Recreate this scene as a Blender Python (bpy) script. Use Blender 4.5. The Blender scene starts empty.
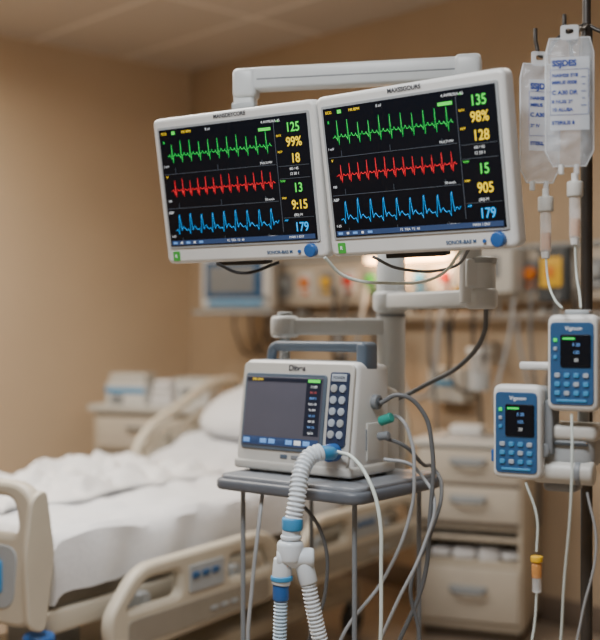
import bpy, bmesh, math, random
from mathutils import Vector, Matrix, noise
random.seed(4)
D=math.radians
# ------------------------------------------------------------------ materials
def mat(name,col,rough=0.5,metal=0.0,emit=0.0,trans=0.0,alpha=1.0,noise_amt=0.06,nscale=12,bump=0.0,spec=0.5,coat=0.0):
    m=bpy.data.materials.new(name); m.use_nodes=True
    nt=m.node_tree; b=nt.nodes['Principled BSDF']
    b.inputs['Roughness'].default_value=rough
    b.inputs['Metallic'].default_value=metal
    b.inputs['Alpha'].default_value=alpha
    b.inputs['Transmission Weight'].default_value=trans
    b.inputs['Specular IOR Level'].default_value=spec
    b.inputs['Coat Weight'].default_value=coat
    b.inputs['Base Color'].default_value=(*col,1)
    if emit>0:
        b.inputs['Emission Color'].default_value=(*col,1)
        b.inputs['Emission Strength'].default_value=emit
    if noise_amt>0 or bump>0:
        tc=nt.nodes.new('ShaderNodeTexCoord')
        n=nt.nodes.new('ShaderNodeTexNoise'); n.inputs['Scale'].default_value=nscale; n.inputs['Detail'].default_value=4
        nt.links.new(tc.outputs['Object'],n.inputs['Vector'])
        if noise_amt>0:
            r=nt.nodes.new('ShaderNodeValToRGB')
            r.color_ramp.elements[0].color=(*[c*(1-noise_amt) for c in col],1)
            r.color_ramp.elements[1].color=(*[min(1,c*(1+noise_amt)) for c in col],1)
            r.color_ramp.elements[0].position=.3; r.color_ramp.elements[1].position=.7
            nt.links.new(n.outputs['Fac'],r.inputs['Fac'])
            nt.links.new(r.outputs['Color'],b.inputs['Base Color'])
        if bump>0:
            bp=nt.nodes.new('ShaderNodeBump'); bp.inputs['Strength'].default_value=bump; bp.inputs['Distance'].default_value=.01
            nt.links.new(n.outputs['Fac'],bp.inputs['Height']); nt.links.new(bp.outputs['Normal'],b.inputs['Normal'])
    return m
WHITE=mat('white_plastic',(.66,.675,.67),.38,noise_amt=.03)
OFFW=mat('offwhite_plastic',(.54,.54,.51),.4,noise_amt=.03)
ARMW=mat('arm_white',(.56,.60,.62),.3,noise_amt=.03)
GREY=mat('grey_plastic',(.20,.22,.24),.45)
LGREY=mat('light_grey_plastic',(.34,.37,.39),.45)
DGREY=mat('dark_grey_plastic',(.05,.06,.07),.45)
SLATE=mat('slate_handle',(.09,.125,.17),.4)
TRAYT=mat('tray_top_grey',(.22,.24,.27),.35)
TRAYG=mat('tray_grey',(.11,.125,.15),.4)
BLACK=mat('black_plastic',(.012,.012,.014),.4)
STEEL=mat('steel',(.45,.45,.45),.3,metal=.9,noise_amt=.02)
DSTEEL=mat('dark_steel',(.08,.075,.07),.4,metal=.7)
BLUE=mat('blue_panel',(.02,.09,.22),.4)
BLUE2=mat('blue_knob',(.02,.11,.36),.35,noise_amt=.02)
SKYB=mat('sky_blue_plastic',(.05,.28,.56),.35,noise_amt=.02)
NAVY=mat('navy_keypad',(.02,.035,.08),.4)
BUTTON=mat('button_light',(.36,.42,.50),.5)
SCR=mat('screen_glass',(.004,.006,.011),.25,noise_amt=0,spec=.22)
VSCR=mat('ventilator_screen',(.062,.062,.080),.25,emit=.62,noise_amt=.12,nscale=6,spec=.3)
VCOL=mat('ventilator_side',(.010,.015,.03),.3,emit=.3,noise_amt=0)
def em(n,c,s): return mat(n,c,.5,emit=s,noise_amt=0)
EG=em('trace_green',(.01,.55,.07),1.0); ER=em('trace_red',(.70,.012,.02),.9); EB=em('trace_blue',(.005,.28,.70),1.15)
EY=em('num_yellow',(.80,.56,.015),.85); EW=em('num_white',(.60,.63,.66),.6); EN=em('num_green',(.05,.65,.06),.9)
ELN=em('screen_line',(.08,.10,.13),.35); EBAR=em('screen_blue_bar',(.02,.045,.12),.5); ELB=em('screen_light_blue',(.12,.28,.62),.65)
EAL=em('screen_alarm',(.40,.08,.08),.5)
TXT=mat('dark_ink',(.03,.035,.05),.5,noise_amt=0); TXTB=mat('blue_ink',(.008,.04,.26),.5,noise_amt=0)
GREEN=mat('green_label',(.05,.38,.05),.5,noise_amt=0)
BEIGE=mat('bed_beige',(.52,.475,.385),.42,noise_amt=.03)
BEIGE2=mat('bed_beige_dark',(.27,.245,.20),.5)
SHEET=mat('sheet_fabric',(.70,.715,.74),.85,noise_amt=.03,nscale=60,bump=.15)
BLANK=mat('blanket_fabric',(.74,.74,.74),.9,noise_amt=.03,nscale=80,bump=.2)
CAB=mat('cabinet_laminate',(.47,.42,.34),.45,noise_amt=.04)
CABF=mat('cabinet_front',(.52,.48,.41),.45,noise_amt=.03)
CABD=mat('cabinet_gap',(.10,.08,.06),.7)
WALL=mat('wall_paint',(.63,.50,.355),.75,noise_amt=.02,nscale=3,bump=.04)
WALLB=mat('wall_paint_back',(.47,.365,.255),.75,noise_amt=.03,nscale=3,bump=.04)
FLOORM=mat('vinyl_floor',(.28,.225,.175),.3,noise_amt=.08,nscale=5)
TRIM=mat('trim_vinyl',(.18,.14,.11),.5)
PANEL=mat('headwall_panel',(.50,.445,.37),.45)
RED=mat('red_plastic',(.50,.03,.02),.4); YEL=mat('yellow_plastic',(.75,.45,.02),.4); ORG=mat('orange_plastic',(.70,.20,.02),.4)
CABLEW=mat('cable_white',(.60,.68,.65),.4,noise_amt=0); CABLEG=mat('cable_grey',(.13,.14,.15),.45,noise_amt=0); CABLEL=mat('cable_lightgrey',(.34,.36,.38),.4,noise_amt=0)
CABLEK=mat('cable_dark',(.02,.02,.022),.45,noise_amt=0); TEAL=mat('teal_connector',(.02,.30,.25),.4)
TUBE=mat('corrugated_clear',(.76,.84,.91),.22,trans=.15,noise_amt=0)
TUBEB=mat('corrugated_blue',(.55,.72,.88),.3,trans=.1,noise_amt=0)
BAG=mat('iv_bag_film',(.78,.84,.90),.10,alpha=.27,noise_amt=.08,nscale=30,bump=.5)
BAGL=mat('iv_bag_seam',(.80,.84,.88),.25,alpha=.5,noise_amt=0)
PAPER=mat('bag_label_film',(.72,.78,.86),.4,alpha=.35,noise_amt=0)
CLEAR=mat('clear_plastic',(.85,.88,.9),.12,alpha=.35,noise_amt=0)
AMBER=mat('amber_chamber',(.70,.33,.10),.25,alpha=.75,noise_amt=0)
# ceiling tiles
CEIL=bpy.data.materials.new('ceiling_tile'); CEIL.use_nodes=True
nt=CEIL.node_tree; b=nt.nodes['Principled BSDF']; b.inputs['Roughness'].default_value=.85
tc=nt.nodes.new('ShaderNodeTexCoord'); br=nt.nodes.new('ShaderNodeTexBrick')
br.offset=0; br.squash=1
br.inputs['Scale'].default_value=1.0; br.inputs['Brick Width'].default_value=1.2; br.inputs['Row Height'].default_value=.6
br.inputs['Mortar Size'].default_value=.014; br.inputs['Mortar Smooth'].default_value=.3
br.inputs['Color1'].default_value=(.58,.52,.45,1); br.inputs['Color2'].default_value=(.50,.445,.38,1); br.inputs['Mortar'].default_value=(.85,.80,.73,1)
nt.links.new(tc.outputs['Object'],br.inputs['Vector']); nt.links.new(br.outputs['Color'],b.inputs['Base Color'])

# ------------------------------------------------------------------ helpers
COL=bpy.context.scene.collection
def link(o,parent=None,loc=(0,0,0),rot=(0,0,0)):
    COL.objects.link(o); o.location=loc; o.rotation_euler=rot
    if parent: o.parent=parent
    return o
def empty(name,loc=(0,0,0),rot=(0,0,0),parent=None):
    o=bpy.data.objects.new(name,None); o.empty_display_size=.05
    return link(o,parent,loc,rot)
def bm2o(bm,name,m,parent,loc,rot,smooth=True):
    me=bpy.data.meshes.new(name); bm.to_mesh(me); bm.free()
    if m: me.materials.append(m)
    if smooth:
        for p in me.polygons: p.use_smooth=True
        try: me.set_sharp_from_angle(angle=D(35))
        except Exception: pass
    o=bpy.data.objects.new(name,me); return link(o,parent,loc,rot)
def box(name,size,loc,m,parent=None,rot=(0,0,0),bev=.004,seg=3):
    bm=bmesh.new(); bmesh.ops.create_cube(bm,size=1)
    bmesh.ops.scale(bm,vec=size,verts=bm.verts)
    if bev>0:
        bmesh.ops.bevel(bm,geom=bm.edges[:],offset=min(bev,min(size)*.49),segments=seg,affect='EDGES',profile=.5)
    return bm2o(bm,name,m,parent,loc,rot)
def cyl(name,r,h,loc,m,parent=None,rot=(0,0,0),r2=None,bev=.0,seg=32):
    bm=bmesh.new(); bmesh.ops.create_cone(bm,cap_ends=True,segments=seg,radius1=r,radius2=r if r2 is None else r2,depth=h)
    if bev>0:
        es=[e for e in bm.edges if abs(e.verts[0].co.z-e.verts[1].co.z)<1e-6]
        bmesh.ops.bevel(bm,geom=es,offset=bev,segments=3,affect='EDGES',profile=.5)
    return bm2o(bm,name,m,parent,loc,rot)
def hexa(name,v,m,parent=None,bev=.01,seg=4,loc=(0,0,0),rot=(0,0,0)):
    bm=bmesh.new(); vs=[bm.verts.new(p) for p in v]
    for f in [(3,2,1,0),(4,5,6,7),(0,1,5,4),(1,2,6,5),(2,3,7,6),(3,0,4,7)]: bm.faces.new([vs[i] for i in f])
    bmesh.ops.recalc_face_normals(bm,faces=bm.faces)
    bmesh.ops.bevel(bm,geom=bm.edges[:],offset=bev,segments=seg,affect='EDGES',profile=.5)
    return bm2o(bm,name,m,parent,loc,rot)
def roundpts(pts,r,n=6):
    out=[]; N=len(pts)
    for i in range(N):
        p0=Vector(pts[i-1]);p=Vector(pts[i]);p1=Vector(pts[(i+1)%N])
        a=(p0-p); c=(p1-p); rr=min(r,a.length*.48,c.length*.48)
        s=p+a.normalized()*rr; e=p+c.normalized()*rr
        for k in range(n+1):
            t=k/n; out.append(((1-t)**2)*s+2*t*(1-t)*p+t*t*e)
    return out
def plate(name,outer,m,parent=None,loc=(0,0,0),rot=(D(90),0,0),th=.02,bev=.004,r=.02,holes=(),hr=.02):
    cu=bpy.data.curves.new(name,'CURVE'); cu.dimensions='2D'; cu.fill_mode='BOTH'
    cu.extrude=max(th/2-bev,.0001); cu.bevel_depth=bev; cu.bevel_resolution=2; cu.offset=-bev
    for pts,rr in [(outer,r)]+[(h,hr) for h in holes]:
        pp=roundpts(pts,rr); sp=cu.splines.new('POLY'); sp.points.add(len(pp)-1)
        for i,p in enumerate(pp): sp.points[i].co=(p.x,p.y,0,1)
        sp.use_cyclic_u=True
    cu.materials.append(m)
    o=bpy.data.objects.new(name,cu); return link(o,parent,loc,rot)
def rect(x0,y0,x1,y1): return [(x0,y0),(x1,y0),(x1,y1),(x0,y1)]
def tube(name,pts,r,m,parent=None,smooth=True,cyc=False,res=3):
    cu=bpy.data.curves.new(name,'CURVE'); cu.dimensions='3D'; cu.bevel_depth=r; cu.bevel_resolution=res; cu.use_fill_caps=True
    if smooth:
        sp=cu.splines.new('BEZIER'); sp.bezier_points.add(len(pts)-1)
        for i,p in enumerate(pts):
            bp=sp.bezier_points[i]; bp.co=p; bp.handle_left_type='AUTO'; bp.handle_right_type='AUTO'
        cu.resolution_u=10
    else:
        sp=cu.splines.new('POLY'); sp.points.add(len(pts)-1)
        for i,p in enumerate(pts): sp.points[i].co=(*p,1)
    sp.use_cyclic_u=cyc
    cu.materials.append(m); o=bpy.data.objects.new(name,cu); return link(o,parent)
def text(name,s,size,loc,m,parent=None,rot=(D(90),0,0),align='CENTER',ext=.0002,bold=0):
    cu=bpy.data.curves.new(name,'FONT'); cu.body=s; cu.size=size; cu.align_x=align; cu.align_y='CENTER'; cu.extrude=ext; cu.offset=bold
    cu.materials.append(m); o=bpy.data.objects.new(name,cu); return link(o,parent,loc,rot)
def catmull(pts,n=40):
    P=[Vector(p) for p in pts]; P=[P[0]*2-P[1]]+P+[P[-1]*2-P[-2]]; out=[]
    for i in range(1,len(P)-2):
        for k in range(n):
            t=k/n
            out.append(.5*((2*P[i])+(-P[i-1]+P[i+1])*t+(2*P[i-1]-5*P[i]+4*P[i+1]-P[i+2])*t*t+(-P[i-1]+3*P[i]-3*P[i+1]+P[i+2])*t**3))
    out.append(P[-2]); return out
def corrugated(name,pts,r,m,parent=None,pitch=.007,amp=.0022,seg=18):
    raw=catmull(pts,60)
    L=[0]
    for a,c in zip(raw,raw[1:]): L.append(L[-1]+(c-a).length)
    step=pitch/6; n=int(L[-1]/step); bm=bmesh.new(); rings=[]; j=0
    ref=Vector((0,1,0)) 
    for i in range(n):
        s=i*step
        while j<len(L)-2 and L[j+1]<s: j+=1
        t=(s-L[j])/max(1e-9,L[j+1]-L[j]); p=raw[j].lerp(raw[j+1],t)
        tan=(raw[min(j+2,len(raw)-1)]-raw[max(j-1,0)]).normalized()
        u=(ref-tan*ref.dot(tan)).normalized(); v=tan.cross(u)
        rr=r+amp*math.sin(2*math.pi*s/pitch)
        rings.append([bm.verts.new(p+(u*math.cos(a)+v*math.sin(a))*rr) for a in [2*math.pi*k/seg for k in range(seg)]])
    for A,B in zip(rings,rings[1:]):
        for k in range(seg): bm.faces.new((A[k],A[(k+1)%seg],B[(k+1)%seg],B[k]))
    bmesh.ops.recalc_face_normals(bm,faces=bm.faces)
    o=bm2o(bm,name,m,parent,(0,0,0),(0,0,0)); return o

# ------------------------------------------------------------------ room
YB=math.atan2(-.7336,.6796)               # back wall heading
ROOM=Vector((-.694,7.0,0)); ex=Vector((math.cos(YB),math.sin(YB),0)); en=Vector((math.sin(YB),-math.cos(YB),0))
LA,LB,HC=7.2,5.8,2.95
def W(a,b,z): 
    p=ROOM+ex*a+en*b; return (p.x,p.y,z)
RZ=(0,0,YB)
box('floor',(LA,LB,.1),W(LA/2,LB/2,-.05),FLOORM,rot=RZ,bev=0)
box('ceiling',(LA,LB,.1),W(LA/2,LB/2,HC+.05),CEIL,rot=RZ,bev=0)
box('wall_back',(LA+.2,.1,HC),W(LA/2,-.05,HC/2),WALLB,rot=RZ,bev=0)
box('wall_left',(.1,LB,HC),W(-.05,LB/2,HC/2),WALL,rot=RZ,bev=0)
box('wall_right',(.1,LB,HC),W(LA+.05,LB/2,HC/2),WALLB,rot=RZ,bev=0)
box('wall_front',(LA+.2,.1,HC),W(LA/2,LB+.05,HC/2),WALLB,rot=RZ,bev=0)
box('baseboard_back',(LA,.015,.12),W(LA/2,.0075,.06),TRIM,rot=RZ,bev=.003)
box('baseboard_left',(.015,LB-.03,.12),W(.0075,LB/2,.06),TRIM,rot=RZ,bev=.003)

# ------------------------------------------------------------------ headwall service rail
hw=empty('headwall_service_panel',W(0,0,0),RZ)   # local x along wall, -y into the room
box('rail_body',(2.75,.10,.24),(2.30,-.051,1.575),PANEL,hw,bev=.012)
box('rail_top_lip',(2.75,.12,.02),(2.30,-.061,1.70),LGREY,hw,bev=.006)
box('rail_lower_track',(2.75,.03,.035),(2.30,-.08,1.39),STEEL,hw,bev=.004)
for i,x in enumerate([1.1,1.9,2.7,3.5]): box('track_bracket_%d'%i,(.03,.075,.06),(x,-.04,1.40),LGREY,hw)
cols=[LGREY,ORG,YEL,RED,GREEN,WHITE,SKYB,RED,WHITE,YEL,ORG,WHITE,LGREY,GREEN,WHITE]
for i,c in enumerate(cols):
    x=1.02+i*.165
    box('outlet_plate_%d'%i,(.10,.012,.13),(x,-.105,1.57),WHITE if i%2 else GREY,hw,bev=.004)
    cyl('outlet_socket_%d'%i,.03,.03,(x,-.12,1.58),c,hw,rot=(D(90),0,0),bev=.004)
    box('outlet_tag_%d'%i,(.05,.01,.02),(x,-.113,1.525),c,hw,bev=.002)
LAMP=mat('lamp_diffuser',(1,.60,.28),.5,emit=9,noise_amt=0)
box('lamp_housing',(.60,.06,.05),(1.98,-.15,1.715),OFFW,hw,bev=.01)
box('lamp_tube',(.56,.05,.035),(1.98,-.155,1.680),LAMP,hw,bev=.008)
for i,x in enumerate([2.28,2.36]):
    cyl('flow_tube_%d'%i,.014,.16,(x,-.16,1.60),CLEAR,hw,bev=.003); cyl('flow_knob_%d'%i,.020,.03,(x,-.16,1.51),GREEN if i else YEL,hw,bev=.004); box('flow_mount_%d'%i,(.03,.06,.03),(x,-.13,1.53),STEEL,hw)
box('gauge_body',(.22,.10,.20),(2.53,-.17,1.59),OFFW,hw,bev=.015); box('gauge_face',(.13,.01,.10),(2.51,-.223,1.61),GREY,hw)
cyl('gauge_dial',.03,.02,(2.51,-.23,1.61),WHITE,hw,rot=(D(90),0,0)); cyl('gauge_stem',.01,.12,(2.53,-.17,1.44),STEEL,hw)
box('sign_back',(.15,.05,.24),(2.81,-.14,1.57),DGREY,hw,bev=.008); box('sign_yellow',(.11,.006,.13),(2.81,-.168,1.58),YEL,hw)
box('sign_mark',(.035,.004,.05),(2.81,-.173,1.58),ORG,hw,bev=.002)
sc=empty('suction_canister',W(2.42,.03,0),RZ)
cyl('jar',.055,.17,(0,-.14,1.13),CLEAR,sc,bev=.01); cyl('lid',.06,.03,(0,-.14,1.23),WHITE,sc,bev=.006); cyl('fluid',.048,.08,(0,-.14,1.09),LGREY,sc)
box('bracket',(.05,.10,.10),(0,-.05,1.22),STEEL,sc)
wc=empty('service_hoses',W(0,0,0),RZ)
random.seed(9)
for i in range(15):
    x=1.45+i*.105+random.uniform(-.03,.03); x2=x+random.uniform(-.3,.3); zb=random.uniform(.85,1.2)
    tube('hose_%d'%i,[(x,-.14,1.54),(x+.01,-.19,1.38),((x+x2)/2,-.18,zb),(x2,-.17,1.37)] if i%3 else [(x,-.14,1.54),(x+.02,-.18,1.3),(x+.04,-.15,.95),(x+.0,-.09,.45)],random.choice([.008,.011,.013]),random.choice([CABLEK,CABLEG,CABLEK,CABLEL]),wc)
gc=empty('glove_dispenser',W(0,0,0),RZ)
box('dispenser_case',(.22,.10,.17),(2.16,-.052,1.06),OFFW,gc,bev=.01); box('dispenser_slot',(.12,.01,.03),(2.16,-.10,1.07),SKYB,gc)
# second small monitor beside the headwall
pm=empty('patient_monitor',(-.34,6.2,1.585),(0,0,D(-24)))
box('case',(.44,.10,.29),(0,0,0),WHITE,pm,bev=.02); box('screen',(.36,.01,.21),(-.01,-.052,.015),BLUE,pm,bev=.004)
box('screen_glass',(.28,.01,.15),(-.02,-.055,.015),GREY,pm,bev=.003); box('lower_strip',(.34,.008,.03),(0,-.052,-.115),SKYB,pm)
cyl('dial',.018,.02,(.190,-.055,-.09),GREY,pm,rot=(D(90),0,0))
box('swing_arm',(.06,.30,.05),(.03,.19,-.02),LGREY,pm,rot=(0,0,D(-20)),bev=.01); box('under_shelf',(.50,.22,.02),(0,.02,-.165),LGREY,pm)
box('mount_bracket',(.12,.05,.2),(.09,.36,-.02),LGREY,pm,rot=(0,0,D(-23)))
for i in range(3): tube('lead_%d'%i,[(-.02+i*.1,-.02,-.16),(.0+i*.1,-.04,-.28),(.05+i*.09,.05,-.40),(.15+i*.05,.1,-.2)],.007,CABLEK,pm)

# ------------------------------------------------------------------ nightstand
ns=empty('bedside_cabinet',(-.76,6.12,0),(0,0,D(-22)))
box('carcass',(.60,.44,.82),(0,0,.47),CAB,ns,bev=.01); box('top',(.66,.48,.035),(0,0,.897),OFFW,ns,bev=.01)
for i,z in enumerate([.78,.58,.38]):
    box('drawer_%d'%i,(.54,.02,.17),(0,-.225,z-.01),CABF,ns,bev=.006); box('gap_%d'%i,(.56,.012,.014),(0,-.219,z+.082),CABD,ns,bev=0)
    tube('handle_%d'%i,[(-.08,-.235,z+.02),(-.07,-.26,z+.02),(.07,-.26,z+.02),(.08,-.235,z+.02)],.009,GREY,ns,smooth=False)
box('plinth',(.56,.40,.06),(0,0,.03),CABD,ns)
gx=empty('tissue_box',(-.92,6.06,.9155),(0,0,D(-22)))
box('carton',(.24,.14,.12),(0,0,.06),WHITE,gx,bev=.005); box('stripe',(.24,.004,.03),(0,-.071,.08),SKYB,gx,bev=0); box('upper_box',(.22,.13,.05),(.01,0,.145),OFFW,gx,bev=.005); box('mark',(.08,.004,.05),(-.05,-.071,.03),GREY,gx,bev=0)
tw=empty('folded_towels',(-.73,6.0,.9155),(0,0,D(-15)))
for i in range(4): box('towel_%d'%i,(.13-.01*i,.15,.035),(0.004*i,0,.0175+.034*i),SHEET,tw,bev=.015)
bx=empty('supply_box',(-.55,6.0,.9155),(0,0,D(-22)))
box('carton',(.20,.16,.13),(0,0,.065),WHITE,bx,bev=.005); box('label',(.12,.003,.05),(0,-.081,.07),GREY,bx,bev=0); box('flap',(.205,.165,.02),(0,0,.14),OFFW,bx,bev=.004)

# ------------------------------------------------------------------ supply cabinet at right
cb=empty('supply_cabinet',(.80,4.93,0),(0,0,D(-22)))
w,dp=.46,.42
box('side_l',(.02,dp,.78),(-w/2+.01,0,.44),CAB,cb); box('side_r',(.02,dp,.78),(w/2-.01,0,.44),CAB,cb); box('back',(w,.02,.78),(0,dp/2-.01,.44),CAB,cb)
box('top',(w+.04,dp+.04,.03),(0,0,.840),OFFW,cb,bev=.008); box('bottom',(w,dp,.03),(0,0,.065),CAB,cb); box('plinth',(w-.04,dp-.04,.05),(0,0,.028),CABD,cb)
box('shelf_mid',(w-.02,dp-.02,.02),(0,0,.435),CAB,cb); box('shelf_low',(w-.02,dp-.02,.02),(0,0,.325),CAB,cb)
for i,(z,h) in enumerate([(.745,.145),(.585,.15),(.20,.23)]):
    box('drawer_%d'%i,(w-.03,.025,h),(0,-dp/2,z),CABF,cb,bev=.006)
    tube('handle_%d'%i,[(-.075,-dp/2-.01,z+.03),(-.07,-dp/2-.035,z+.02),(-.05,-dp/2-.04,z+.012),(.05,-dp/2-.04,z+.012),(.07,-dp/2-.035,z+.02),(.075,-dp/2-.01,z+.03)],.008,GREY,cb,smooth=False)
    box('handle_back_plate_%d'%i,(.15,.006,.03),(0,-dp/2-.013,z+.024),LGREY,cb,bev=.002)  # light grey plate behind the drawer handle
box('drawer_frame',(w,.012,.03),(0,-dp/2+.005,.490),CAB,cb); box('gap_upper',(w-.03,.01,.014),(0,-dp/2-.006,.667),CABD,cb,bev=0); box('gap_second',(w-.03,.01,.012),(0,-dp/2-.004,.503),CABD,cb,bev=0)
for i in range(4): box('linen_%d'%i,(.09+.01*(i%2),.20,.035+.012*(i%3)),(-.14+.095*i,-.07,.360),SHEET,cb,bev=.015,rot=(0,0,.15*i))
tr=empty('instrument_tray',(.77,4.90,.8555),(0,0,D(-22)))
box('tray_base',(.26,.18,.012),(0,0,.006),STEEL,tr); box('dressing_pack',(.14,.10,.04),(-.03,0,.032),WHITE,tr,bev=.008)

# ------------------------------------------------------------------ hospital bed
BED=empty('hospital_bed',(-.72,3.12,0),(0,0,math.atan2(.835,.55)))
def rise(x):
    t=max(0,min(1,(x-1.30)/.8)); return .13*t*t*(3-2*t)
bm=bmesh.new(); prof=[(-.012,.585),(-.014,.63),(-.012,.69),(-.002,.725),(.02,.742)]
for k in range(1,46): prof.append((.02+k*.91/46,.745))
prof+=[(.93,.742),(.952,.725),(.962,.69),(.964,.63),(.962,.585)]
NX=110; grid=[]
for i in range(NX+1):
    x=.03+i*2.09/NX; row=[]
    for j,(y,z) in enumerate(prof):
        p=Vector((x*3.2,y*4.5,0)); n=noise.noise(p)*.014+abs(noise.noise(Vector((x*5+y*4,y*9-x*2,2))))*.030
        side=1 if z>.7 else .45
        dy=(noise.noise(Vector((x*7,z*3,5)))*.020 if z<.72 else 0)
        e=min(x-.03,2.12-x)/.04; dz=0 if e>1 else -.03*(1-max(e,0))**2
        row.append(bm.verts.new((x,y+dy,z+rise(x)*1.0+(n*side if z>.7 else noise.noise(Vector((x*9,0,1)))*.014)+dz)))
    grid.append(row)
for i in range(NX):
    for j in range(len(prof)-1): bm.faces.new((grid[i][j],grid[i+1][j],grid[i+1][j+1],grid[i][j+1]))
bm.faces.new(grid[0]); bm.faces.new(grid[-1][::-1])
bmesh.ops.recalc_face_normals(bm,faces=bm.faces)
bm2o(bm,'sheeted_mattress',SHEET,BED,(0,0,0),(0,0,0))
bm=bmesh.new(); g=[]
for i in range(71):
    row=[]
    for j in range(51):
        u=i/70; v=j/50
        x=.18+u*1.15+.06*noise.noise(Vector((v*4,0,3))); y=.38+v*.55+.07*noise.noise(Vector((u*5,1,0)))*(1-v)
        r=abs(noise.noise(Vector((u*6+v*3,v*5-u*2,7))))*.11+abs(noise.noise(Vector((u*14,v*11,3))))*.05
        ed=min(1,min(u,1-u,v,1-v)*9)
        row.append(bm.verts.new((x,y,.752+rise(x)+.014+r*ed)))
    g.append(row)
for i in range(70):
    for j in range(50): bm.faces.new((g[i][j],g[i+1][j],g[i+1][j+1],g[i][j+1]))
o=bm2o(bm,'rumpled_blanket',BLANK,BED,(0,0,0),(0,0,0)); so=o.modifiers.new('s','SOLIDIFY'); so.thickness=.012; so.offset=-1
bm=bmesh.new()
bmesh.ops.create_uvsphere(bm,u_segments=48,v_segments=28,radius=1)
for v in bm.verts:
    x,y,z=v.co
    sx=math.copysign(abs(x)**.55,x); sy=math.copysign(abs(y)**.55,y)
    v.co=(sx*.20,sy*.34,z*.085*(1-.25*abs(sx*sy))+.012*noise.noise(Vector((x*2,y*3,z))))
bm2o(bm,'pillow',SHEET,BED,(1.90,.54,.955),(0,D(-24),0))
box('deck',(2.08,.90,.05),(1.07,.475,.555),BEIGE2,BED,bev=.01)
box('frame_rail_near',(2.10,.06,.07),(1.05,.03,.50),BEIGE,BED,bev=.012); box('frame_rail_far',(2.10,.06,.07),(1.05,.92,.50),BEIGE,BED,bev=.012)
for i,x in enumerate([.25,1.0,1.8]): box('cross_%d'%i,(.06,.84,.05),(x,.475,.49),BEIGE2,BED)
for i,x in enumerate([.45,1.6]): box('lift_column_%d'%i,(.16,.20,.28),(x,.475,.33),LGREY,BED,bev=.015)
box('base_frame',(1.9,.70,.07),(1.05,.475,.19),BEIGE,BED,bev=.02)
for i,(x,y) in enumerate([(.15,.15),(.15,.80),(1.95,.15),(1.95,.80)]):
    cyl('caster_wheel_%d'%i,.07,.035,(x,y,.07),DGREY,BED,rot=(D(90),0,0),bev=.008); box('caster_fork_%d'%i,(.05,.055,.10),(x,y,.13),LGREY,BED,bev=.01)
fr=(D(90),0,D(90))
plate('footboard',[(-.03,.50),(.98,.50),(1.0,.70),(.96,.91),(-.01,.91),(-.05,.70)],BEIGE,BED,(-.035,0,0),fr,th=.05,bev=.016,r=.09,holes=[[(.04,.76),(.91,.76),(.89,.865),(.06,.865)]],hr=.04)
plate('footboard_inset',[(.06,.55),(.90,.55),(.92,.73),(.04,.73)],LGREY,BED,(-.058,0,0),fr,th=.012,bev=.003,r=.05)
plate('footboard_control',[(.10,.59),(.50,.59),(.50,.69),(.10,.69)],SKYB,BED,(-.068,0,0),fr,th=.012,bev=.003,r=.02)
for i,y in enumerate([-.01,.94]): cyl('corner_bumper_%d'%i,.045,.10,(-.03,y,.44),BLUE2,BED,bev=.012)
plate('footboard_edge',[(-.075,.52),(-.015,.50),(.02,.72),(-.01,.90),(-.065,.88),(-.09,.72)],BEIGE,BED,(-.03,-.045,0),(D(90),0,0),th=.02,bev=.006,r=.03)
plate('headboard',[(.0,.55),(.95,.55),(.97,.95),(.88,1.10),(.07,1.10),(-.02,.95)],BEIGE,BED,(2.17,0,0),fr,th=.045,bev=.015,r=.09,holes=[[(.12,.96),(.83,.96),(.80,1.04),(.15,1.04)]],hr=.03)
def siderail(nm,x0,L,y,z0,H,ctrl):
    out=[(0.02,0),(-.02,H*.45),(.12,H*.97),(L-.10,H),(L,H*.72),(L-.03,0.02)]
    hl=[[(.06,H*.50),(.15,H*.80),(L*.36,H*.80),(L*.36,H*.50)],[(L*.64,H*.50),(L*.64,H*.80),(L-.11,H*.80),(L-.06,H*.50)]]
    plate(nm,out,BEIGE,BED,(x0,y,z0),(D(90),0,0),th=.045,bev=.015,r=.07,holes=hl,hr=.03)
    plate(nm+'_inset',[(.07,.03),(.07,H*.40),(L-.09,H*.40),(L-.09,.03)],BEIGE2,BED,(x0,y-.022,z0),(D(90),0,0),th=.008,bev=.002,r=.02)
    if ctrl:
        plate(nm+'_label',[(L*.40,H*.50),(L*.60,H*.50),(L*.60,H*.82),(L*.40,H*.82)],LGREY,BED,(x0,y-.024,z0),(D(90),0,0),th=.008,bev=.002,r=.01)
        for k in range(3): box(nm+'_btn_%d'%k,(.035,.006,.02),(x0+L*.43+k*.05,y-.031,z0+H*.70),BLUE,BED)
        for k in range(3): box(nm+'_mark_%d'%k,(.035,.006,.014),(x0+L*.54+k*.055,y-.028,z0+H*.24),LGREY,BED)
    for k,x in enumerate([.22,.75]): box(nm+'_arm_%d'%k,(.05,.06,.14),(x0+L*x,y+.045,z0+H*.35),LGREY,BED,bev=.012)
siderail('side_rail_foot',.16,.88,-.085,.37,.27,True)
siderail('side_rail_head',1.14,.98,-.085,.38,.26,True)
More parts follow.
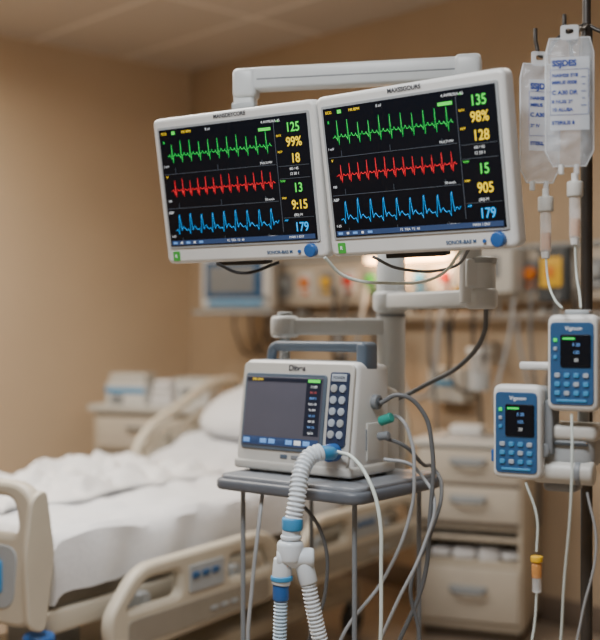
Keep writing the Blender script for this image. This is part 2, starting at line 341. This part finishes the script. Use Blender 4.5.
def farrail(nm,x0,L,z0,H,sl):
    pts=[(x0,.99,z0),(x0+.06,.99,z0+H*.55),(x0+L*.4,.99,z0+H*.85+sl*.4),(x0+L*.85,.99,z0+H+sl*.85),(x0+L,.99,z0+H*.75+sl),(x0+L,.99,z0+sl*.3)]
    tube(nm,pts,.024,BEIGE,BED)
    tube(nm+'_mid',[(x0+.05,.99,z0+H*.45),(x0+L*.5,.99,z0+H*.5+sl*.5),(x0+L,.99,z0+H*.45+sl)],.016,BEIGE,BED)
    for k in (.3,.7): tube(nm+'_post_%d'%int(k*10),[(x0+L*k,.985,.52),(x0+L*k,.985,z0+H*.5+sl*k)],.016,BEIGE2,BED)
    plate(nm+'_panel',[(x0+.06,z0),(x0+.10,z0+H*.42),(x0+L-.04,z0+H*.42+sl*.9),(x0+L-.04,z0+.02)],BEIGE,BED,(0,.99,0),(D(90),0,0),th=.03,bev=.01,r=.04)
farrail('far_rail_head',1.46,.80,.70,.24,.16)
farrail('far_rail_foot',.30,.75,.42,.22,.0)

# ------------------------------------------------------------------ monitor displays
def wave(kind,x0,x1,z0,a,n,rng):
    pts=[]; L=(x1-x0)/n
    for i in range(n):
        s=x0+i*L; k=rng.uniform(.8,1.12)
        if kind=='ecg': q=[(0,0),(.12,.02),(.2,.14),(.28,0),(.36,-.05),(.42,-.20),(.48,.95*k),(.55,-.45),(.61,.05),(.72,.03),(.82,.20),(.92,.02)]
        elif kind=='red': q=[(0,0),(.15,.03),(.25,.12),(.35,0),(.44,-.35),(.5,.95*k),(.57,-.50),(.64,-.05),(.8,.14),(.92,0)]
        else: q=[(0,-.3),(.18,-.22),(.30,-.55),(.40,.85*k),(.45,.95*k),(.50,.2),(.56,-.30),(.66,-.1),(.76,-.02),(.88,-.20)]
        pts+=[(s+u*L,v*a+z0) for u,v in q]
    pts.append((x1,z0)); return pts
def ribbon(name,pts,r,m,parent,y):
    return tube(name,[(p[0],y,p[1]) for p in pts],r,m,parent,smooth=False,res=0)
def display(loc,yaw,nums,seed,top,bot):
    rng=random.Random(seed)
    E=empty('vital_signs_monitor',loc,(D(10),0,D(yaw)))
    Wd,H=.470,.356
    plate('rear_shell',rect(-Wd/2+.02,-H/2+.02,Wd/2-.02,H/2-.02),OFFW,E,(0,.034,0),th=.035,bev=.014,r=.03)
    plate('housing',rect(-Wd/2,-H/2,Wd/2,H/2),WHITE,E,(0,0,0),th=.040,bev=.009,r=.018)
    plate('bezel_lip',rect(-.220,-.140,.220,.156),LGREY,E,(0,-.0195,0),th=.006,bev=.001,r=.006)
    box('vesa_plate',(.12,.02,.12),(0,.058,0),LGREY,E)
    x0,x1,z0,z1=-.214,.214,-.134,.150
    box('screen',(x1-x0,.004,z1-z0),((x0+x1)/2,-.0222,(z0+z1)/2),SCR,E,bev=.001)
    y=-.0250
    h=z1-z0; split=x0+.79*(x1-x0)
    text('brand_text',top,.013,(0,-.0210,.1665),TXT,E,bold=.0003)
    text('model_text',bot,.011,(.105,-.0210,-.160),BLUE,E,bold=.0002)
    plate('green_label',rect(-.213,-.171,-.192,-.147),GREEN,E,(0,-.0205,0),th=.003,bev=.0005,r=.003)
    text('green_label_text','R',.012,(-.2025,-.0230,-.159),EW,E)
    cyl('control_knob',.0155,.016,(.195,-.027,-.158),BLUE2,E,rot=(D(90),0,0),bev=.003)
    cyl('indicator',.004,.004,(.160,-.0215,-.160),BLUE2,E,rot=(D(90),0,0))
    for i,(t,xx,mm) in enumerate([('ECG',x0+.016,EY),('HR BPM',x0+.085,EY),('II x1',x0+.15,EW),('4 AVMUXA 45',x0+.33,EW)]):
        text('header_%d'%i,t,.0085,(xx,y,z1-.010),mm,E)
    box('alarm_flag',(.034,.001,.007),(x0+.312,y,z1-.026),EN,E,bev=0); box('alarm_flag_b',(.010,.001,.008),(x0+.045,y,z1-.010),EN,E,bev=0)
    rows=[.77,.475,.17]; names=['ecg','red','art']; ms=[EG,ER,EB]
    for i,(fz,nm,mm) in enumerate(zip(rows,names,ms)):
        zc=z0+h*fz
        ribbon('trace_'+nm,wave(nm,x0+.022,split-.010,zc,[.035,.029,.034][i],[11,13,9][i],rng),.00072,mm,E,y)
        text('lead_label_%d'%i,['II','V','ABP'][i],.009,(x0+.013,y,zc+.034),[EG,EY,EW][i],E)
        text('small_a_%d'%i,['1 mV','100','1-25'][i],.0075,(x0+.013,y,zc-.024),EW,E)
        text('small_b_%d'%i,['MULTI MV','50 mm/s','ARTERIAL'][i],.0075,(split-.030,y,zc-.037),EW,E)
        for k in (.12,.5,.88): box('tick_%d_%d'%(i,int(k*10)),(.0006,.0006,.012),(x0+(split-x0)*k,y,zc-.035),ELN,E,bev=0)
    for i,fz in enumerate([.62,.325]): box('row_line_%d'%i,(split-x0-.01,.0006,.0009),((x0+split)/2,y,z0+h*fz),ELN,E,bev=0)
    box('col_line',(.0009,.0006,h-.035),(split,y,(z0+z1)/2+.004),ELN,E,bev=0)
    xm=(split+x1)/2
    fzs=[.90,.785,.655,.42,.285,.105]; ncs=[EN,EY,EY,EN,EY,EB]
    for i,(t,fz,c) in enumerate(zip(nums,fzs,ncs)):
        text('value_%d'%i,t,.0295,(xm+.006,y,z0+h*fz),c,E,bold=.0004).scale=(.86,1,1)
        text('value_unit_%d'%i,['HR','SpO2','RESP','TEMP','NIBP','ABP'][i],.006,(split+.011,y,z0+h*fz+.017),c,E)
    for i,(fz,t) in enumerate([(.575,'60 / 45'),(.535,'12 50 1'),(.205,'(80) M')]): text('value_small_%d'%i,t,.0085,(xm,y,z0+h*fz),EW,E)
    for i,fz in enumerate([.60,.50,.185]): box('value_line_%d'%i,(x1-split-.008,.0006,.0008),(xm,y,z0+h*fz),ELN,E,bev=0)
    box('footer_bar',(x1-x0-.01,.0006,.011),((x0+x1)/2,y,z0+.008),EBAR,E,bev=0)
    for i in range(5): box('footer_icon_%d'%i,(.006 if i%2 else .012,.0006,.005),(x0+.016+i*.020,y-.0006,z0+.008),[ELB,EW][i%2],E,bev=0)
    text('footer_text','F2  TRA  T2  40',.0075,(x0+.20,y-.0006,z0+.008),EW,E); text('footer_text_r','MAIN 1 ENT',.0075,(xm-.01,y-.0006,z0+.008),EW,E)
    box('port_block',(.15,.03,.014),(-.03,.02,-.183),BLACK,E,bev=.003)
    return E
display((-.139,2.63,1.680),-33,['125','99%','18','13','9:15','179'],1,'MANSDEYCORE','SONOR-BAS M')
display((.247,2.351,1.682),-39,['135','98%','128','15','905','179'],2,'MAXSSGOURS','SONOR-BAS M')

# ------------------------------------------------------------------ support arm
A=empty('articulated_support_arm')
def beam(nm,p,q,wd,ht,m=ARMW,bev=.008):
    p=Vector(p);q=Vector(q);d=q-p
    return box(nm,(d.length,wd,ht),(p+q)/2,m,A,rot=(0,-math.atan2(d.z,math.hypot(d.x,d.y)),math.atan2(d.y,d.x)),bev=bev)
beam('top_beam',(-.135,2.725,1.950),(.40,2.60,1.950),.05,.055)
beam('top_beam_groove',(-.10,2.717,1.947),(.37,2.607,1.947),.0515,.004,GREY,.001)
box('left_elbow',(.06,.06,.075),(-.132,2.725,1.940),ARMW,A,rot=(0,0,D(-12)),bev=.014)
box('left_drop',(.052,.05,.30),(-.134,2.728,1.80),ARMW,A,rot=(0,0,D(-12)),bev=.01)
box('left_drop_joint',(.058,.056,.02),(-.134,2.728,1.882),LGREY,A,rot=(0,0,D(-12)),bev=.004)
beam('left_mount',(-.134,2.74,1.69),(-.108,2.68,1.685),.05,.05,LGREY)
cyl('right_pole',.026,.56,(.400,2.60,1.68),ARMW,A,bev=.004)
box('right_cap',(.062,.062,.070),(.395,2.60,1.947),ARMW,A,rot=(0,0,D(-12)),bev=.012)
beam('offset_block',(.385,2.60,1.47),(.435,2.60,1.47),.06,.07)
cyl('right_swivel',.034,.10,(.425,2.60,1.46),ARMW,A,bev=.01); cyl('right_swivel_ring',.036,.012,(.425,2.60,1.50),LGREY,A)
beam('right_mount',(.400,2.60,1.69),(.29,2.42,1.69),.05,.05,LGREY)
beam('lower_link',(.435,2.58,1.412),(.239,2.95,1.412),.065,.042)
cyl('link_end',.038,.050,(.425,2.60,1.412),ARMW,A,bev=.01)
cyl('column',.038,.62,(.242,2.95,1.235),ARMW,A,bev=.006)
cyl('column_collar',.048,.055,(.242,2.95,1.412),ARMW,A,bev=.012); cyl('column_ring',.040,.008,(.242,2.95,1.375),GREY,A)
beam('side_link',(.239,2.95,1.345),(-.03,2.93,1.345),.06,.044)
cyl('side_link_end',.038,.058,(-.04,2.93,1.345),ARMW,A,bev=.012); cyl('side_link_cap',.02,.012,(-.04,2.93,1.378),LGREY,A,bev=.004)
cyl('column_foot',.05,.03,(.242,2.95,.945),GREY,A,bev=.006)
cyl('side_link_pin',.014,.10,(-.04,2.93,1.30),LGREY,A)

# ------------------------------------------------------------------ ventilator cart
yawT=D(-38)
C=empty('ventilator_cart',(.072,2.765,0),(0,0,yawT))
plate('tray_top',rect(-.213,-.183,.213,.183),TRAYT,C,(0,0,.973),(0,0,0),th=.016,bev=.005,r=.04)
plate('tray_rim',rect(-.223,-.193,.223,.193),TRAYG,C,(0,0,.957),(0,0,0),th=.028,bev=.009,r=.045)
box('column_bracket',(.12,.12,.03),(.01,.21,.945),GREY,C,bev=.008)
for i,(x,y) in enumerate([(-.17,-.13),(.17,-.13),(-.17,.15),(.17,.15)]):
    cyl('leg_%d'%i,.0060,.86,(x,y,.52),GREY,C); cyl('caster_%d'%i,.045,.025,(x,y,.045),DGREY,C,rot=(D(90),0,0),bev=.005); box('fork_%d'%i,(.03,.035,.05),(x,y,.085),GREY,C)
plate('lower_shelf',rect(-.20,-.17,.20,.17),LGREY,C,(0,0,.30),(0,0,0),th=.018,bev=.004,r=.03)
box('humidifier_base',(.16,.16,.08),(0,0,.35),OFFW,C,bev=.012); cyl('humidifier_chamber',.05,.09,(0,0,.435),CLEAR,C,bev=.01); cyl('humidifier_cap',.035,.03,(0,0,.49),BLUE2,C,bev=.006)

# ------------------------------------------------------------------ ventilator
Vn=empty('ventilator',(-.022,2.71,.984),(0,0,yawT))
w=.178
hexa('body',[(-w,0,.012),(w,0,.012),(w,.17,.012),(-w,.17,.012),(-w,.035,.278),(w,.035,.278),(w,.17,.268),(-w,.17,.268)],WHITE,Vn,bev=.016)
hexa('rear_module',[(-w+.03,.15,.02),(w-.012,.15,.02),(w-.012,.235,.02),(-w+.03,.235,.02),(-w+.03,.15,.225),(w-.012,.15,.225),(w-.012,.235,.20),(-w+.03,.235,.20)],OFFW,Vn,bev=.012)
hexa('base_lip',[(-w-.004,-.006,.004),(w+.004,-.006,.004),(w+.004,.19,.004),(-w-.004,.19,.004),(-w-.004,-.008,.030),(w+.004,-.008,.030),(w+.004,.19,.034),(-w-.004,.19,.034)],OFFW,Vn,bev=.008)
for i,(x,y) in enumerate([(-.14,.03),(.14,.03),(-.12,.18),(.14,.18)]): cyl('foot_%d'%i,.014,.010,(x,y,.002),DGREY,Vn)
F=empty('front_panel',(0,0,.014),(-math.atan(.035/.266),0,0),Vn)
plate('front_frame',rect(-.172,.008,.172,.260),OFFW,F,(0,-.002,0),th=.010,bev=.003,r=.018)
plate('screen_frame',rect(-.160,.042,.096,.232),SLATE,F,(0,-.008,0),th=.008,bev=.002,r=.012)
box('screen',(.240,.004,.172),(-.032,-.0125,.137),VSCR,F,bev=.001)
box('screen_column',(.045,.001,.128),(.062,-.0150,.146),VCOL,F,bev=0)
for i in range(9):
    text('screen_value_%d'%i,['12 500','RR 18','PEEP 5','FiO2 40','Vt 450','I:E 1:2','PIP 20','MV 7.5','SpO2'][i],.0075,(.062,-.0158,.201-i*.0140),[EW,EAL,ELB,EW,EW,ELB,EW,ELB,EW][i],F)
box('screen_header',(.236,.001,.009),(-.032,-.0150,.215),VCOL,F,bev=0)
text('screen_header_text','SIMV-PRVC',.0075,(-.115,-.0158,.215),EY,F)
box('screen_alarm',(.036,.001,.007),(.062,-.0156,.215),EN,F,bev=0)
box('screen_footer',(.236,.001,.020),(-.032,-.0150,.063),EBAR,F,bev=0)
for i in range(8): box('soft_icon_%d'%i,(.020,.001,.011),(-.137+i*.027,-.0158,.063),[ELB,EBAR,ELB,ELB,EBAR,ELB,EW,ELB][i],F,bev=.0003)
plate('keypad',rect(.106,.062,.162,.240),NAVY,F,(0,-.008,0),th=.008,bev=.002,r=.008)
box('keypad_header',(.044,.003,.018),(.134,-.0125,.226),BUTTON,F,bev=.001); text('keypad_header_text','POWER',.010,(.134,-.0144,.226),TXT,F)
for r in range(5):
    for c in range(2): cyl('key_%d_%d'%(r,c),.0094,.005,(.1215+c*.0255,-.0135,.200-r*.0275),BUTTON if (r+c)%4 else LGREY,F,rot=(D(90),0,0),bev=.001)
for i in range(3): box('soft_key_%d'%i,(.022,.004,.010),(-.02+i*.034,-.008,.028),GREY if i%2 else SLATE,F,bev=.002)
for i in range(2): box('wide_key_%d'%i,(.020,.004,.011),(.120+i*.027,-.008,.049),[WHITE,SLATE][i],F,bev=.002)
cyl('small_key',.007,.005,(.055,-.008,.027),GREY,F,rot=(D(90),0,0))
text('brand_text','Ditves',.020,(.0,-.0078,.246),TXT,F,bold=.0006)
for i in range(6): box('vent_slot_%d'%i,(.004,.004,.05),(w+.001,.065+i*.012,.09),GREY,Vn,bev=0)
cyl('side_port',.018,.02,(w+.004,.10,.18),GREY,Vn,rot=(0,D(90),0),bev=.003); cyl('side_port_core',.010,.026,(w+.006,.10,.18),DGREY,Vn,rot=(0,D(90),0))
box('side_door',(.006,.07,.09),(w+.001,.10,.085),OFFW,Vn,bev=.002)
box('handle_grip',(.29,.034,.026),(.020,.095,.312),SLATE,Vn,bev=.010)
tube('handle_leg_l',[(-.105,.095,.312),(-.125,.09,.308),(-.134,.09,.288),(-.134,.09,.262)],.013,SLATE,Vn)
box('handle_leg_r',(.030,.060,.075),(.163,.09,.287),SLATE,Vn,bev=.011)
box('handle_foot_l',(.045,.06,.016),(-.134,.09,.270),SLATE,Vn,bev=.006)
box('handle_well',(.26,.07,.006),(.015,.095,.2735),LGREY,Vn,bev=.002)

# ------------------------------------------------------------------ breathing circuit
Bc=empty('breathing_circuit')
cyl('inlet_knob',.021,.035,(.074,2.615,1.048),BLUE2,Bc,rot=(D(90),0,yawT),bev=.005)
tube('inlet_elbow',[(.074,2.60,1.048),(.066,2.575,1.052),(.045,2.56,1.056)],.016,SKYB,Bc)
corrugated('patient_limb',[(.048,2.56,1.056),(.022,2.545,1.047),(.002,2.52,1.015),(-.006,2.50,.965),(-.015,2.495,.905)],.0195,TUBE,Bc,pitch=.010,amp=.0020)
cyl('limb_cuff',.024,.030,(-.017,2.495,.902),SKYB,Bc,bev=.005)
cyl('limb_adapter',.020,.05,(-.020,2.495,.870),TUBE,Bc,bev=.003); cyl('limb_adapter_ring',.024,.010,(-.020,2.495,.872),TUBE,Bc,bev=.003)
cyl('y_body',.030,.050,(-.022,2.495,.840),TUBE,Bc,bev=.010)
cyl('y_cross',.023,.085,(-.010,2.495,.825),TUBE,Bc,rot=(0,D(90),0),bev=.008)
cyl('y_left',.022,.06,(-.040,2.495,.795),TUBE,Bc,rot=(0,D(6),0),bev=.004)
cyl('y_left_ring',.025,.012,(-.041,2.495,.780),SKYB,Bc,bev=.003)
cyl('y_left_cuff',.0185,.045,(-.043,2.495,.752),BLUE2,Bc,bev=.004)
cyl('y_right',.021,.05,(.014,2.495,.792),TUBE,Bc,rot=(0,D(-14),0),bev=.004)
corrugated('expiratory_limb',[(-.043,2.495,.735),(-.045,2.495,.66),(-.045,2.50,.56),(-.02,2.50,.42),(.03,2.58,.44),(.055,2.68,.52)],.0145,TUBEB,Bc,pitch=.008,amp=.0020)
corrugated('inspiratory_limb',[(.018,2.495,.775),(.028,2.495,.72),(.045,2.50,.64),(.075,2.50,.52),(.13,2.54,.42),(.13,2.65,.47),(.09,2.70,.54)],.0165,TUBE,Bc,pitch=.009,amp=.0022)
tube('sensor_line',[(.088,2.60,1.052),(.12,2.55,1.045),(.155,2.50,1.00),(.176,2.47,.93),(.180,2.46,.80),(.176,2.46,.60),(.16,2.55,.40),(.12,2.62,.36)],.0045,CABLEW,Bc)

# ------------------------------------------------------------------ cables
K=empty('equipment_cables')
def cab(pts,r,m): tube('cable',pts,r,m,K)
cab([(.055,2.47,1.50),(.10,2.50,1.46),(.20,2.52,1.445),(.30,2.45,1.455),(.345,2.35,1.51)],.0038,CABLEW)
cab([(-.20,2.66,1.497),(-.14,2.68,1.475),(-.05,2.66,1.50)],.004,CABLEK)
cab([(.16,2.44,1.50),(.22,2.46,1.475),(.33,2.42,1.475),(.36,2.33,1.515)],.0035,CABLEG)
cab([(.44,2.62,1.39),(.438,2.64,1.33),(.40,2.70,1.26),(.32,2.80,1.20),(.26,2.84,1.165),(.22,2.86,1.15)],.006,CABLEG)
cab([(.19,2.62,1.165),(.235,2.60,1.185),(.285,2.60,1.15),(.31,2.60,1.06),(.305,2.60,.90),(.29,2.60,.75),(.23,2.60,.60),(.17,2.62,.42)],.0055,CABLEG)
cab([(.20,2.68,1.12),(.235,2.64,1.13),(.262,2.62,1.08),(.268,2.60,1.00),(.262,2.60,.92),(.20,2.60,.76),(.10,2.60,.62),(.04,2.62,.40)],.0045,CABLEL)
cab([(.20,2.66,1.08),(.25,2.66,1.06),(.30,2.70,1.01),(.335,2.76,.99),(.345,2.70,.95),(.31,2.62,.86),(.26,2.60,.74),(.28,2.60,.62),(.27,2.62,.40)],.005,CABLEG)
cab([(.20,2.64,1.03),(.26,2.62,1.02),(.29,2.63,.99),(.315,2.60,.94),(.29,2.58,.84),(.22,2.56,.70),(.16,2.58,.55),(.10,2.60,.36)],.0042,CABLEL)
cab([(-.09,2.70,.95),(-.10,2.66,.86),(-.115,2.66,.72),(-.125,2.66,.58),(-.11,2.68,.40)],.0050,CABLEL)
cab([(-.02,2.64,.95),(.05,2.62,.86),(.06,2.62,.72),(.02,2.62,.60),(-.02,2.62,.45)],.0045,CABLEG)
cyl('green_plug',.012,.035,(.205,2.64,1.125),TEAL,K,rot=(0,D(70),yawT),bev=.003)
cyl('grey_plug',.010,.03,(.20,2.645,1.085),GREY,K,rot=(0,D(80),yawT),bev=.003)

# ------------------------------------------------------------------ iv stand
S=empty('iv_stand')
px,py=.605,2.34
cyl('pole',.0125,1.80,(px,py,1.08),DSTEEL,S); cyl('pole_upper',.009,.10,(px,py,2.0),DSTEEL,S)
for i in range(5):
    a=i*2*math.pi/5+.3; tube('base_leg_%d'%i,[(px,py,.20),(px+.08*math.cos(a),py+.08*math.sin(a),.16),(px+.28*math.cos(a),py+.28*math.sin(a),.09)],.014,STEEL,S)
    cyl('caster_%d'%i,.035,.022,(px+.28*math.cos(a),py+.28*math.sin(a),.038),DGREY,S,rot=(D(90),0,a),bev=.004)
def hook(x,y,z,x2,y2,nm):
    tube(nm,[(px,py,1.985),((px+x)/2,(py+y)/2,1.965),(x,y,z-.01),(x2,y2,z-.045),(x2-.012,y2,z-.02),(x2-.014,y2,z+.012)],.0045,DSTEEL,S)
hook(.570,2.27,1.965,.548,2.24,'hook_1'); hook(.53,2.30,1.950,.500,2.29,'hook_2'); hook(.65,2.30,1.965,.68,2.29,'hook_3'); hook(.61,2.40,1.965,.61,2.44,'hook_4')
cl=empty('clamp',(.548,2.255,1.095),(0,0,D(-28)),S)
box('clamp_body',(.120,.10,.080),(0,0,0.005),LGREY,cl,bev=.022,seg=5); box('clamp_lip',(.135,.09,.034),(0,-.01,.040),OFFW,cl,bev=.012)
cyl('clamp_roller',.024,.120,(0,-.038,-.040),OFFW,cl,rot=(0,D(90),0),bev=.006); cyl('clamp_roller_ring',.0255,.012,(.03,-.038,-.040),GREY,cl,rot=(0,D(90),0),bev=.002); cyl('clamp_knob',.016,.03,(-.038,-.055,.004),GREY,cl,rot=(D(90),0,0),bev=.004)
box('clamp_jaw',(.05,.08,.05),(.015,.07,.0),GREY,cl,bev=.01); box('clamp_groove',(.10,.008,.006),(0,-.052,.018),DGREY,cl,bev=.001)
box('clamp_foot',(.07,.06,.03),(-.01,-.01,-.066),GREY,cl,bev=.01)
cyl('pump_riser',.012,.24,(.02,.035,.12),LGREY,cl)

def bag(name,loc,wd,ht,yaw,lines,tilt=0):
    E=empty('iv_fluid_bag',loc,(0,tilt,yaw))
    bm=bmesh.new(); NX,NZ=30,50; fr=[];bk=[]
    for i in range(NX+1):
        r1=[];r2=[]
        for j in range(NZ+1):
            u=i/NX*2-1; v=j/NZ*2-1
            nar=1-.16*max(0,v-.75)/.25-.30*max(0,-v-.80)/.20
            x=u*wd/2*nar; z=v*ht/2
            e=((1-abs(u)**2.6)**.6)*((1-abs(v)**5)**.6)
            th=.020*e*(1.05-.25*v)
            c=1-.65*(1 if -.6<v<.75 and abs(u)<.8 else 0)
            th1=th+.006*noise.noise(Vector((u*2.5,v*8,loc[0]*9)))*e*c; th2=th+.006*noise.noise(Vector((u*3+4,v*7,loc[0]*9)))*e
            r1.append(bm.verts.new((x,-th1,z))); r2.append(bm.verts.new((x,th2,z)))
        fr.append(r1); bk.append(r2)
    for i in range(NX):
        for j in range(NZ):
            bm.faces.new((fr[i][j],fr[i+1][j],fr[i+1][j+1],fr[i][j+1])); bm.faces.new((bk[i][j],bk[i][j+1],bk[i+1][j+1],bk[i+1][j]))
    bmesh.ops.remove_doubles(bm,verts=bm.verts,dist=.0001)
    bm2o(bm,'film',BAG,E,(0,0,0),(0,0,0))
    tube('seam',[(-wd*.42,0,ht/2),(-wd/2,0,ht*.38),(-wd/2,0,-ht*.38),(-wd*.34,0,-ht/2),(wd*.34,0,-ht/2),(wd/2,0,-ht*.38),(wd/2,0,ht*.38),(wd*.42,0,ht/2)],.0016,BAGL,E,smooth=False,cyc=True)
    plate('hanger_tab',rect(-.018,ht/2-.004,.018,ht/2+.026),BAGL,E,(0,0,0),th=.003,bev=.0008,r=.006,holes=[rect(-.008,ht/2+.008,.008,ht/2+.018)],hr=.004)
    yl=-.0275
    box('label_film',(wd*.80,.0006,.145),(-wd*.0,yl+.0008,.012),PAPER,E,bev=0)
    for k,(t,z,s,bd) in enumerate(lines): text('label_%d'%k,t,s,(-wd*.37,yl,z),TXTB,E,align='LEFT',bold=bd)
    tube('label_frame',[(-wd*.40,yl,-.030),(wd*.38,yl,-.030),(wd*.38,yl,.060),(-wd*.40,yl,.060)],.0006,TXTB,E,smooth=False,cyc=True,res=0)
    for i in range(5): box('scale_mark_%d'%i,(.006 if i%2 else .010,.0006,.0012),(wd*.28,yl,-.012+i*.014),TXTB,E,bev=0)
    for k,x in enumerate((-.016,.014)): cyl('port_%d'%k,.0055,.020,(x,0,-ht/2-.006),BAGL if k else WHITE,E,bev=.001)
    return E
bag('a',(.541,2.225,1.797),.094,.258,D(-12),[('SSJDES',.072,.0165,.0008),('NAIH20 5Y8',.048,.0095,.0004),('MIRUS 0508',.034,.0095,.0004),('C A30 DR',.014,.0115,.0005),('8 NUIS 29',-.004,.0095,.0003),('10 ALUSA',-.020,.0095,.0004),('STERILIS 8',-.046,.010,.0004)])
bag('b',(.494,2.285,1.765),.084,.245,D(10),[('SSJD',.070,.0165,.0008),('NAIH20',.046,.0095,.0004),('MIRUS',.032,.0095,.0004),('C A30',.012,.0115,.0005),('29 IV',-.010,.0095,.0003),('STERIL',-.046,.010,.0004)])
def drip(x,y,zt,path):
    E=empty('iv_drip_line')
    cyl('spike',.007,.020,(x,y,zt-.012),WHITE,E); cyl('chamber_cap',.016,.032,(x,y,zt-.034),OFFW,E,bev=.004)
    cyl('chamber',.0115,.085,(x,y,zt-.090),CLEAR,E,bev=.003); cyl('fluid',.0095,.034,(x,y,zt-.110),AMBER,E); cyl('lower_cap',.008,.014,(x,y,zt-.138),WHITE,E,r2=.010)
    tube('line',[(x,y,zt-.140)]+path,.0022,CABLEW,E)
    return E
drip(.506,2.282,1.632,[(.506,2.26,1.44),(.506,2.20,1.40),(.510,2.155,1.382)])
drip(.552,2.225,1.656,[(.554,2.22,1.45),(.550,2.18,1.41),(.542,2.14,1.382)])

def pump(loc,yaw,name,w=.100,h=.190):
    E=empty('infusion_pump',loc,(0,0,yaw))
    plate('case_rear',rect(-w/2+.004,-h/2+.004,w/2-.004,h/2-.004),LGREY,E,(0,.045,0),th=.07,bev=.012,r=.018)
    plate('case_front',rect(-w/2,-h/2,w/2,h/2),WHITE,E,(0,0,0),th=.035,bev=.009,r=.018)
    plate('face',rect(-.043,-.082,.043,.080),BLUE,E,(0,-.017,0),th=.006,bev=.001,r=.010)
    plate('screen',rect(-.022,-.008,.038,.056),SCR,E,(0,-.0205,0),th=.004,bev=.001,r=.004)
    text('face_title','Vigeson',.011,(.004,-.0206,.068),EW,E)
    box('signal_bar',(.024,.001,.004),(-.005,-.0230,.048),EG,E,bev=0)
    for i in range(3): text('readout_%d'%i,['5 28','125','20'][i],.0085,(.010,-.0230,.036-i*.015),[ELB,ELB,EW][i],E)
    for i in range(3): box('status_lamp_%d'%i,(.007,.003,.007),(-.032,-.0212,.045-i*.017),[EG,BUTTON,SKYB][i],E,bev=.001)
    for r in range(3):
        for c in range(4): plate('key_%d_%d'%(r,c),rect(-.0055,-.0045,.0055,.0045),SKYB if (r+c)%3 else BUTTON,E,(-.028+c*.0188,-.021,-.024-r*.0175),th=.004,bev=.001,r=.003)
    box('status_bar',(.06,.003,.005),(0,-.0205,-.074),SKYB,E,bev=.001)
    return E
p1=pump((.541,2.185,1.275),D(-30),'a')
box('lever',(.080,.018,.016),(-.078,.02,-.008),WHITE,p1,bev=.006); box('top_latch',(.05,.03,.012),(0,.03,.099),LGREY,p1,bev=.004)
p2=pump((.442,2.235,1.135),D(-30),'b')
box('side_knob_block',(.018,.05,.11),(.058,.03,.01),GREY,p2,bev=.005)
box('cap_blue',(.006,.025,.025),(-.052,0,-.05),BLUE2,p2,bev=.002)
box('mount_bar',(.04,.03,.035),(.07,.045,-.02),LGREY,p2,bev=.008)
T=empty('infusion_tubing')
tube('line_a',[(.527,2.15,1.176),(.523,2.13,1.10),(.520,2.13,1.0),(.515,2.16,.85),(.510,2.18,.70),(.49,2.2,.55),(.46,2.25,.35)],.0025,CABLEW,T)
tube('line_b',[(.450,2.21,1.035),(.470,2.20,.97),(.470,2.2,.90)],.0025,CABLEW,T)
cyl('injection_port',.010,.030,(.470,2.2,.862),AMBER,T,bev=.003); cyl('injection_port_cap',.012,.012,(.470,2.2,.885),YEL,T,bev=.002); cyl('injection_port_low',.009,.03,(.470,2.2,.835),CLEAR,T)
tube('line_c',[(.470,2.2,.82),(.465,2.2,.75),(.445,2.2,.65),(.44,2.2,.5),(.46,2.25,.3)],.0025,CABLEW,T)
tube('line_d',[(.565,2.18,1.02),(.580,2.17,.92),(.555,2.18,.78),(.53,2.19,.62),(.52,2.2,.35)],.0025,CABLEL,T)

# ------------------------------------------------------------------ lights
def area(name,loc,sx,sy,power,col,rotz=YB,spread=180):
    l=bpy.data.lights.new(name,'AREA'); l.shape='RECTANGLE'; l.size=sx; l.size_y=sy; l.energy=power; l.color=col; l.spread=D(spread)
    o=bpy.data.objects.new(name,l); return link(o,None,loc,(0,0,rotz))
LP=mat('added_troffer_diffuser',(1,.90,.78),.5,emit=1.5,noise_amt=0)
def added_troffer(loc,power,col,sx=1.2,sy=.6,spread=150):  # unseen ceiling panels, added out of view to light subject and background
    E=empty('added_ceiling_light',(loc[0],loc[1],HC),(0,0,YB))
    box('frame',(sx+.06,sy+.06,.03),(0,0,-.015),WHITE,E,bev=.004); box('diffuser',(sx,sy,.01),(0,0,-.034),LP,E,bev=.002)
    area('added_troffer_lamp',(loc[0],loc[1],HC-.05),sx,sy,power,col,spread=spread)
added_troffer((-.9,3.4),46,(1,.94,.87))
added_troffer((-.4,1.2),62,(.95,.975,1))
added_troffer((1.2,3.3),12,(1,.90,.78))
added_troffer((-1.9,4.6),52,(1,.87,.70),spread=170)
l=bpy.data.lights.new('reading_lamp_glow','AREA'); l.shape='RECTANGLE'; l.size=.5; l.size_y=.05; l.energy=4.0; l.color=(1,.6,.3)
link(bpy.data.objects.new('reading_lamp_glow',l),None,W(1.98,.20,1.665),(D(35),0,YB))
wd=bpy.data.worlds.new('world'); bpy.context.scene.world=wd; wd.use_nodes=True
wd.node_tree.nodes['Background'].inputs[0].default_value=(.5,.46,.42,1); wd.node_tree.nodes['Background'].inputs[1].default_value=.2

# ------------------------------------------------------------------ camera
cam=bpy.data.cameras.new('camera'); co=bpy.data.objects.new('camera',cam); COL.objects.link(co)
co.location=(0,0,1.35); co.rotation_euler=(D(90),0,0)
cam.sensor_fit='HORIZONTAL'; cam.sensor_width=36; cam.lens=66.5; cam.shift_y=.008
cam.dof.use_dof=True; cam.dof.focus_distance=2.45; cam.dof.aperture_fstop=1.8
cam.clip_start=.05
bpy.context.scene.camera=co
